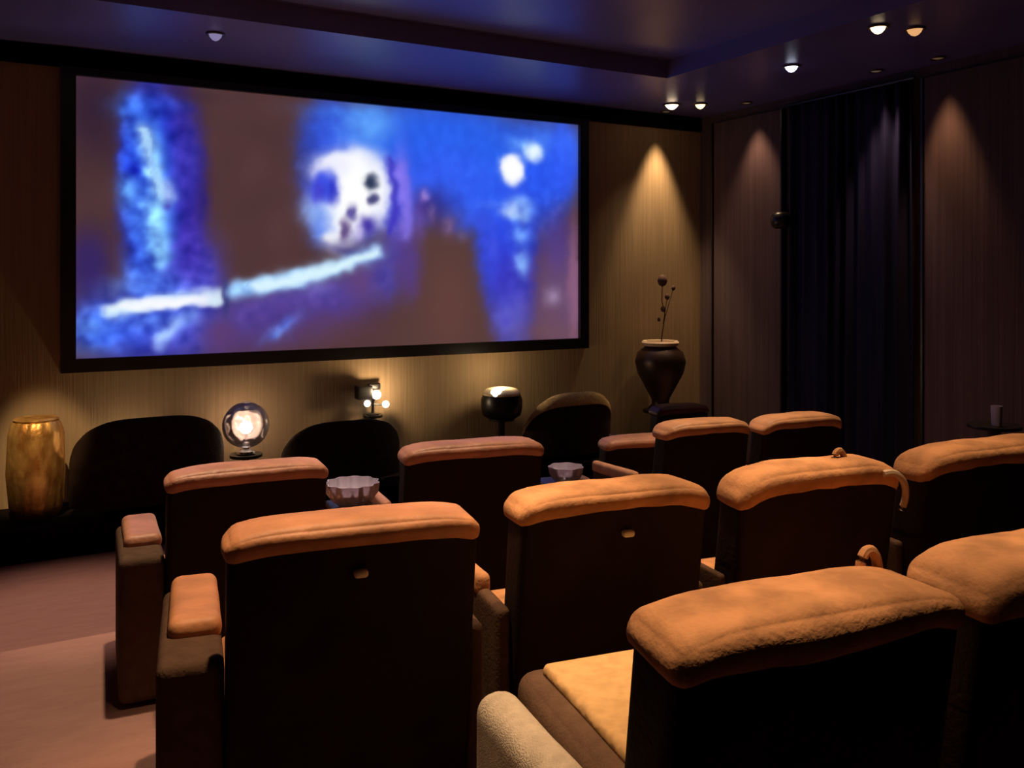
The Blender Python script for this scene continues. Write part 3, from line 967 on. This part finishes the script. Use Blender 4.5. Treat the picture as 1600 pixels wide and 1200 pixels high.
# bottom right
chair('recliner', 'largest recliner in the foreground with a broad suede top and quilted seat', 1.42, 1.23, .46, -8.5, .71, group=G3, H=1.04, hang=.07,
      arm_l=.11, arm_r=.03, r=.06, thick=.18, wr=.004, seed=7.7, skin='suede', lounge=True, loop=(.27, .20, 1.015), arm_h=.60, drape=.022)
chair('recliner', 'recliner at the bottom right edge beside the foreground one', 2.29, 1.17, .46, -6, .77, group=G3, H=1.035, hang=.08,
      r=.08, thick=.21, wr=.006, seed=8.8, skin='suede', arm_l=.03, drape=.03)
# middle row
chair('recliner', 'recliner with dark back and long left arm, leftmost of the middle row', .90, 3.995, .29, -4, .69, group=G1,
      arm_l=.16, r=.04, wr=.002, seed=11, skin='leather_rose')
chair('recliner', 'recliner behind the crystal bowl, second from the left in the middle row', 2.02, 3.99, .29, -9.5, .73, group=G1,
      r=.04, wr=.002, seed=12, skin='leather_rose')
chair('recliner', 'smaller upright recliner in the middle row, second from the right', 3.51, 3.93, .29, -7.2, .57, group=G1,
      r=.06, wr=.005, seed=13, skin='leather', arm_r=.03)
chair('recliner', 'smaller upright recliner at the right end of the middle row', 4.165, 3.82, .29, -7.1, .58, group=G1,
      r=.07, wr=.004, seed=14, skin='leather', arm_l=.03)
# front
chair('recliner', 'recliner on the lowest floor half hidden by the middle row', 3.92, 4.98, 0, -13, .71,
      r=.04, wr=.003, seed=15, skin='leather_rose', lean=.12)


chair('armchair', 'small dark red armchair on the lowest floor in front of the urn', 5.10, 6.05, 0, -8, .52,
      r=.05, wr=.003, seed=17, skin='oxblood', lean=.12)

# ------------------------------------------------------------------ consoles with glass
def console(x, y, z, rot, w, d, h, label):
    t = thing('console_table', label, 'side table', (x, y, z), R(rot))
    bm = bmesh.new()
    rbox(bm, -w / 2, w / 2, -d / 2, d / 2, h - .04, h, r=.012)
    obj('table_top', bm, M['black'], t)
    bm = bmesh.new()
    rbox(bm, -w / 2 + .02, w / 2 - .02, -d / 2 + .02, d / 2 - .02, .0, h - .042, r=.01)
    obj('cabinet_body', bm, M['base'], t)
    return t


console(1.47, 4.36, .29, -6, .17, .34, .70, 'narrow black console between the two left recliners of the middle row')
console(2.80, 4.38, .29, -9, .24, .40, .66, 'narrow black console right of the second middle row recliner')


def bowl(name, x, y, z, r, h, label, cat, facets=11):
    bm = bmesh.new()

    def wob(a_, zz):
        return 1 + .06 * math.cos(a_ * facets) * min(1, zz / (h * .5) + .1)
    p = [(r * .35, 0), (r * .5, .004), (r * .75, h * .25), (r * .95, h * .6), (r, h), (r * .955, h), (r * .9, h * .6), (r * .7, h * .28), (r * .45, .02), (r * .1, .018)]
    lathe(bm, p, n=66, wob=wob)
    o = obj(name, bm, M['glass'])
    o.location = (x, y, z)
    tag(o, label, cat)
    return o


bowl('crystal_bowl', 1.49, 4.36, .992, .135, .12, 'fluted crystal bowl on the console between the left recliners', 'bowl')
bowl('glass_dish', 2.80, 4.38, .952, .10, .10, 'small glass dish catching blue light right of the second middle row recliner', 'dish', 7)

# ------------------------------------------------------------------ on the stage under the screen


def tub(label, x, y, z, w, h, rim=None, rz=0, dep=.50):
    """barrel-backed lounge chair, back to the room"""
    t = thing('tub_chair', label, 'armchair', (x, y, z), R(rz))
    rx, ry = w / 2, dep / 2

    def arc(bm, z0, z1, th, off=0., top_drop=.30):
        n, rings = 40, []
        prof = []
        for k in range(7):
            a_ = math.pi * k / 6
            prof.append((-math.cos(a_) * .5, math.sin(a_)))     # across, up
        for i in range(n + 1):
            a_ = R(172) + R(196) * i / n
            c_, s_ = math.cos(a_), math.sin(a_)
            fall = (1 - max(0, -s_)) ** 1.6 * top_drop
            zt = z1 - fall
            ring = []
            zb_ = z0 if off == 0 else zt - .13
            ring.append(Vector(((rx + off) * c_, (ry + off) * s_, zb_)))
            for (ac, up) in prof:
                k = 1 - (ac + .5) * th / rx
                ring.append(Vector(((rx + off) * c_ * k, (ry + off) * s_ * k, zt - th * .5 + up * th * .5)))
            k = 1 - th / rx
            ring.append(Vector(((rx + off) * c_ * k, (ry + off) * s_ * k, zb_)))
            rings.append([bm.verts.new(v) for v in ring])
        for i in range(n):
            for j in range(len(rings[0]) - 1):
                bm.faces.new([rings[i][j], rings[i + 1][j], rings[i + 1][j + 1], rings[i][j + 1]])
            bm.faces.new([rings[i][0], rings[i][-1], rings[i + 1][-1], rings[i + 1][0]])
        bm.faces.new(rings[0]); bm.faces.new(rings[-1])
    bm = bmesh.new()
    arc(bm, .06, h, .14)
    obj('barrel_back', bm, M['sofa'], t)
    if rim:
        bm = bmesh.new()
        arc(bm, h - .05, h + .045, .24, off=.012)
        o = obj('rim_cushion', bm, M[rim], t)
        o['label'] = 'cream rim cushion'
    bm = bmesh.new()
    lathe(bm, [(.001, .10), (.95, .10), (1.0, .16), (1.0, .36), (.95, .41), (.001, .43)], n=36)
    bmesh.ops.scale(bm, vec=(rx * .72, ry * .72, 1), verts=bm.verts)
    obj('seat_cushion', bm, M['sofa'], t)
    for sx in (-1, 1):
        for sy in (-1, 1):
            bm = bmesh.new()
            tube(bm, [(sx * rx * .55, sy * ry * .55, 0), (sx * rx * .55, sy * ry * .55, .12)], .02)
            obj('leg', bm, M['black'], t)
    return t


tub('broad dark barrel armchair beside the gold drum table', .95, 7.92, .25, 1.20, .77)
tub('dark low barrel armchair behind the small triple lamp, second from the left on the stage', 2.60, 7.92, .25, 1.14, .61)
tub('dark barrel armchair with a cream rim under the right part of the screen', 5.08, 7.92, .25, 1.06, .66, rim='cream')

# gold drum table
dr = thing('drum_table', 'hammered gold drum side table at the left end of the stage', 'side table', (.12, 8.02, .25))
bm = bmesh.new()


def wobd(a_, zz):
    return 1 + .02 * math.sin(a_ * 9 + zz * 14) + .015 * math.sin(a_ * 17 - zz * 9)


lathe(bm, [(.15, 0), (.17, .02), (.195, .10), (.21, .35), (.20, .66), (.175, .745), (.16, .76)], n=90, wob=wobd)
obj('drum_body', bm, M['gold'], dr)
bm = bmesh.new()
lathe(bm, [(.001, .785), (.15, .785), (.165, .775), (.16, .757), (.001, .757)], n=48)
obj('table_top', bm, M['gold'], dr)


def pedestal(x, y, z, h, r, label):
    t = thing('pedestal', label, 'pedestal', (x, y, z))
    bm = bmesh.new()
    lathe(bm, [(r * .9, 0), (r * .95, .02), (r * .3, .05), (r * .25, h - .05), (r * .3, h - .025)], n=28)
    obj('column', bm, M['black'], t)
    bm = bmesh.new()
    lathe(bm, [(r, h - .025), (r * 1.02, h - .012), (r, h)], n=32)
    obj('table_top', bm, M['black'], t)
    return t


def point(par, loc, power, tint, rad):
    ld = bpy.data.lights.new('bulb_light', 'POINT')
    ld.energy = power
    ld.color = tint
    ld.shadow_soft_size = rad
    o = bpy.data.objects.new('bulb_light', ld)
    C.objects.link(o)
    o.parent = par
    o.location = loc


# glass globe lamp
GX, GY = 1.77, 8.06
pedestal(GX, GY, .25, .325, .14, 'short black pedestal under the glass globe lamp')
gl = thing('globe_lamp', 'smoky glass globe lamp with one bright bulb, left of the stage centre', 'lamp', (GX, GY, .575))
bm = bmesh.new()
lathe(bm, [(.07, 0), (.09, .01), (.085, .03), (.03, .045), (.025, .10), (.03, .11)], n=28)
obj('lamp_foot', bm, M['chrome'], gl)
bm = bmesh.new()
p = [(.03 if i == 0 else .205 * math.sin(math.pi * (.05 + .95 * i / 16)), .26 - .205 * math.cos(math.pi * (.05 + .95 * i / 16))) for i in range(16)]
p.append((.04, .465))
lathe(bm, p, n=40, wob=lambda a_, zz: 1 + .02 * math.cos(a_ * 10))
obj('glass_globe', bm, M['globe'], gl)
bm = bmesh.new()
bmesh.ops.create_uvsphere(bm, u_segments=20, v_segments=12, radius=.055, matrix=Matrix.Translation((0, 0, .235)))
obj('bulb', bm, emit('bulb_white', (1, .93, .88), 9), gl)
bm = bmesh.new()
tube(bm, [(0, 0, .10), (0, 0, .19)], .012)
obj('bulb_holder', bm, M['chrome'], gl)
point(gl, (0, 0, .235), 30, (1, .76, .50), .065)

# triple lamp
TX, TY = 3.04, 8.275
pedestal(TX, TY, .25, .55, .095, 'slim black pedestal under the triple bulb lamp')
tl = thing('triple_lamp', 'small triple bulb lamp with a square black shade behind the second armchair', 'lamp', (TX, TY, .80))
bm = bmesh.new()
lathe(bm, [(.06, 0), (.065, .01), (.015, .02), (.012, .14), (.018, .15)], n=24)
obj('lamp_stand', bm, M['black'], tl)
for (dx, dz, rr, e) in ((.02, .20, .045, 9), (-.075, .12, .034, 2.0), (.115, .10, .036, 3.0)):
    bm = bmesh.new()
    bmesh.ops.create_uvsphere(bm, u_segments=18, v_segments=12, radius=rr, matrix=Matrix.Translation((dx, -.05, dz)))
    obj('bulb', bm, emit('bulb_warm', (1, .93, .84), e), tl)
    bm = bmesh.new()
    tube(bm, [(0, 0, .10), (dx, -.02, dz - .01)], .008)
    obj('bulb_arm', bm, M['black'], tl)
bm = bmesh.new()
rbox(bm, -.17, -.02, -.06, .06, .16, .29, r=.01)
rbox(bm, -.04, .09, .02, .06, .24, .30, r=.01)
obj('lamp_shade', bm, M['black'], tl)
point(tl, (.05, -.13, .22), 11, (1, .72, .42), .03)

# added uplight, unseen behind the broad armchair, brightens the wall below the screen
up = thing('added_uplight', 'added unseen uplight can behind the broad armchair, brightening the wall under the screen', 'added light', (.80, 8.26, .25))
bm = bmesh.new()
lathe(bm, [(.05, 0), (.055, .01), (.055, .10), (.045, .105), (.04, .08), (.001, .075)], n=28)
obj('can', bm, M['black'], up)
bm = bmesh.new()
lathe(bm, [(.038, .084), (.02, .09), (.001, .092)], n=24)
obj('lens', bm, emit('added_uplight_glow', (1, .76, .5), 3), up)
l = bpy.data.objects.new('uplight_lamp', spot_data('uplight_lamp', 34, 50, (1, .72, .44), .03, 1))
C.objects.link(l); l.parent = up; l.location = (0, 0, .12); l.rotation_euler = (R(190), 0, 0)

# drum lamp
DX, DY = 4.32, 7.98
pedestal(DX, DY, .25, .46, .13, 'black pedestal under the barrel lamp')
dl = thing('barrel_lamp', 'black barrel lamp with a glowing white top left of the cream rimmed armchair', 'lamp', (DX, DY, .71))
dl.scale = (1.15, 1.15, 1)
bm = bmesh.new()
lathe(bm, [(.13, 0), (.17, .03), (.185, .10), (.185, .19), (.17, .235), (.15, .245)], n=36)
obj('barrel_body', bm, M['black'], dl)
bm = bmesh.new()
lathe(bm, [(.165, .235), (.17, .26), (.14, .295), (.08, .31), (.001, .315)], n=36)
obj('glass_top', bm, mat('opal_glass', sr(225, 205, 160), .25), dl)
bm = bmesh.new()
bmesh.ops.create_uvsphere(bm, u_segments=18, v_segments=12, radius=.055, matrix=Matrix.Translation((-.09, -.08, .27)))
obj('bulb', bm, emit('bulb_cool', (.95, 1, .95), 7), dl)
point(dl, (0, .0, .42), 7, (1, .76, .46), .04)

# urn with a dried sprig
UX, UY = 6.42, 8.04
pedestal(UX, UY, .25, .38, .20, 'round black pedestal under the dark urn right of the screen')
ur = thing('urn', 'large dark urn with a pale rim below the bright wall cone', 'urn', (UX, UY, .63))
bm = bmesh.new()
lathe(bm, [(.11, 0), (.14, .02), (.10, .07), (.10, .12), (.17, .25), (.26, .42), (.29, .55), (.26, .66), (.18, .72), (.17, .735)], n=44)
obj('urn_body', bm, M['bronze'], ur)
bm = bmesh.new()
lathe(bm, [(.15, .735), (.20, .735), (.215, .77), (.20, .79), (.16, .785), (.15, .74)], n=44)
o = obj('urn_rim', bm, M['pale'], ur)
o['label'] = 'pale ceramic rim'
spg = thing('dried_sprig', 'thin dried sprig with one dark bud standing in the urn', 'dried flower', (UX, UY, 1.36))
bm = bmesh.new()
tube(bm, [(0, 0, -.25), (.02, 0, .1), (.07, 0, .35), (.02, 0, .52), (.03, 0, .70)], [.007, .007, .006, .005, .005])
obj('stem', bm, M['stem'], spg)
for (dx, dz, rr) in ((.03, .745, .058), (.10, .56, .03), (.04, .42, .03), (.19, .66, .025), (-.02, .30, .02)):
    bm = bmesh.new()
    lathe(bm, [(.001, -rr * 1.2), (rr * .7, -rr * .8), (rr, 0), (rr * .7, rr * .9), (.001, rr * 1.3)], n=12)
    o = obj('bud', bm, M['stem'], spg)
    o.location = (dx, 0, dz)
    if dx > .08:
        bm = bmesh.new()
        tube(bm, [(.04, 0, .25), (dx, 0, dz)], .004)
        obj('twig', bm, M['stem'], spg)

# glass on a small table by the right wall
gt = pedestal(6.95, 4.40, .29, .66, .20, 'round dark side table by the right wall behind the nearer row')
gt.name = 'side_table'
gt['category'] = 'side table'
bm = bmesh.new()
lathe(bm, [(.001, 0), (.035, 0), (.04, .02), (.045, .16), (.042, .16), (.036, .02), (.001, .012)], n=28)
o = obj('drinking_glass', bm, M['glass'])
o.location = (6.92, 4.36, .952)
tag(o, 'small clear drinking glass on the side table by the right wall', 'glass')
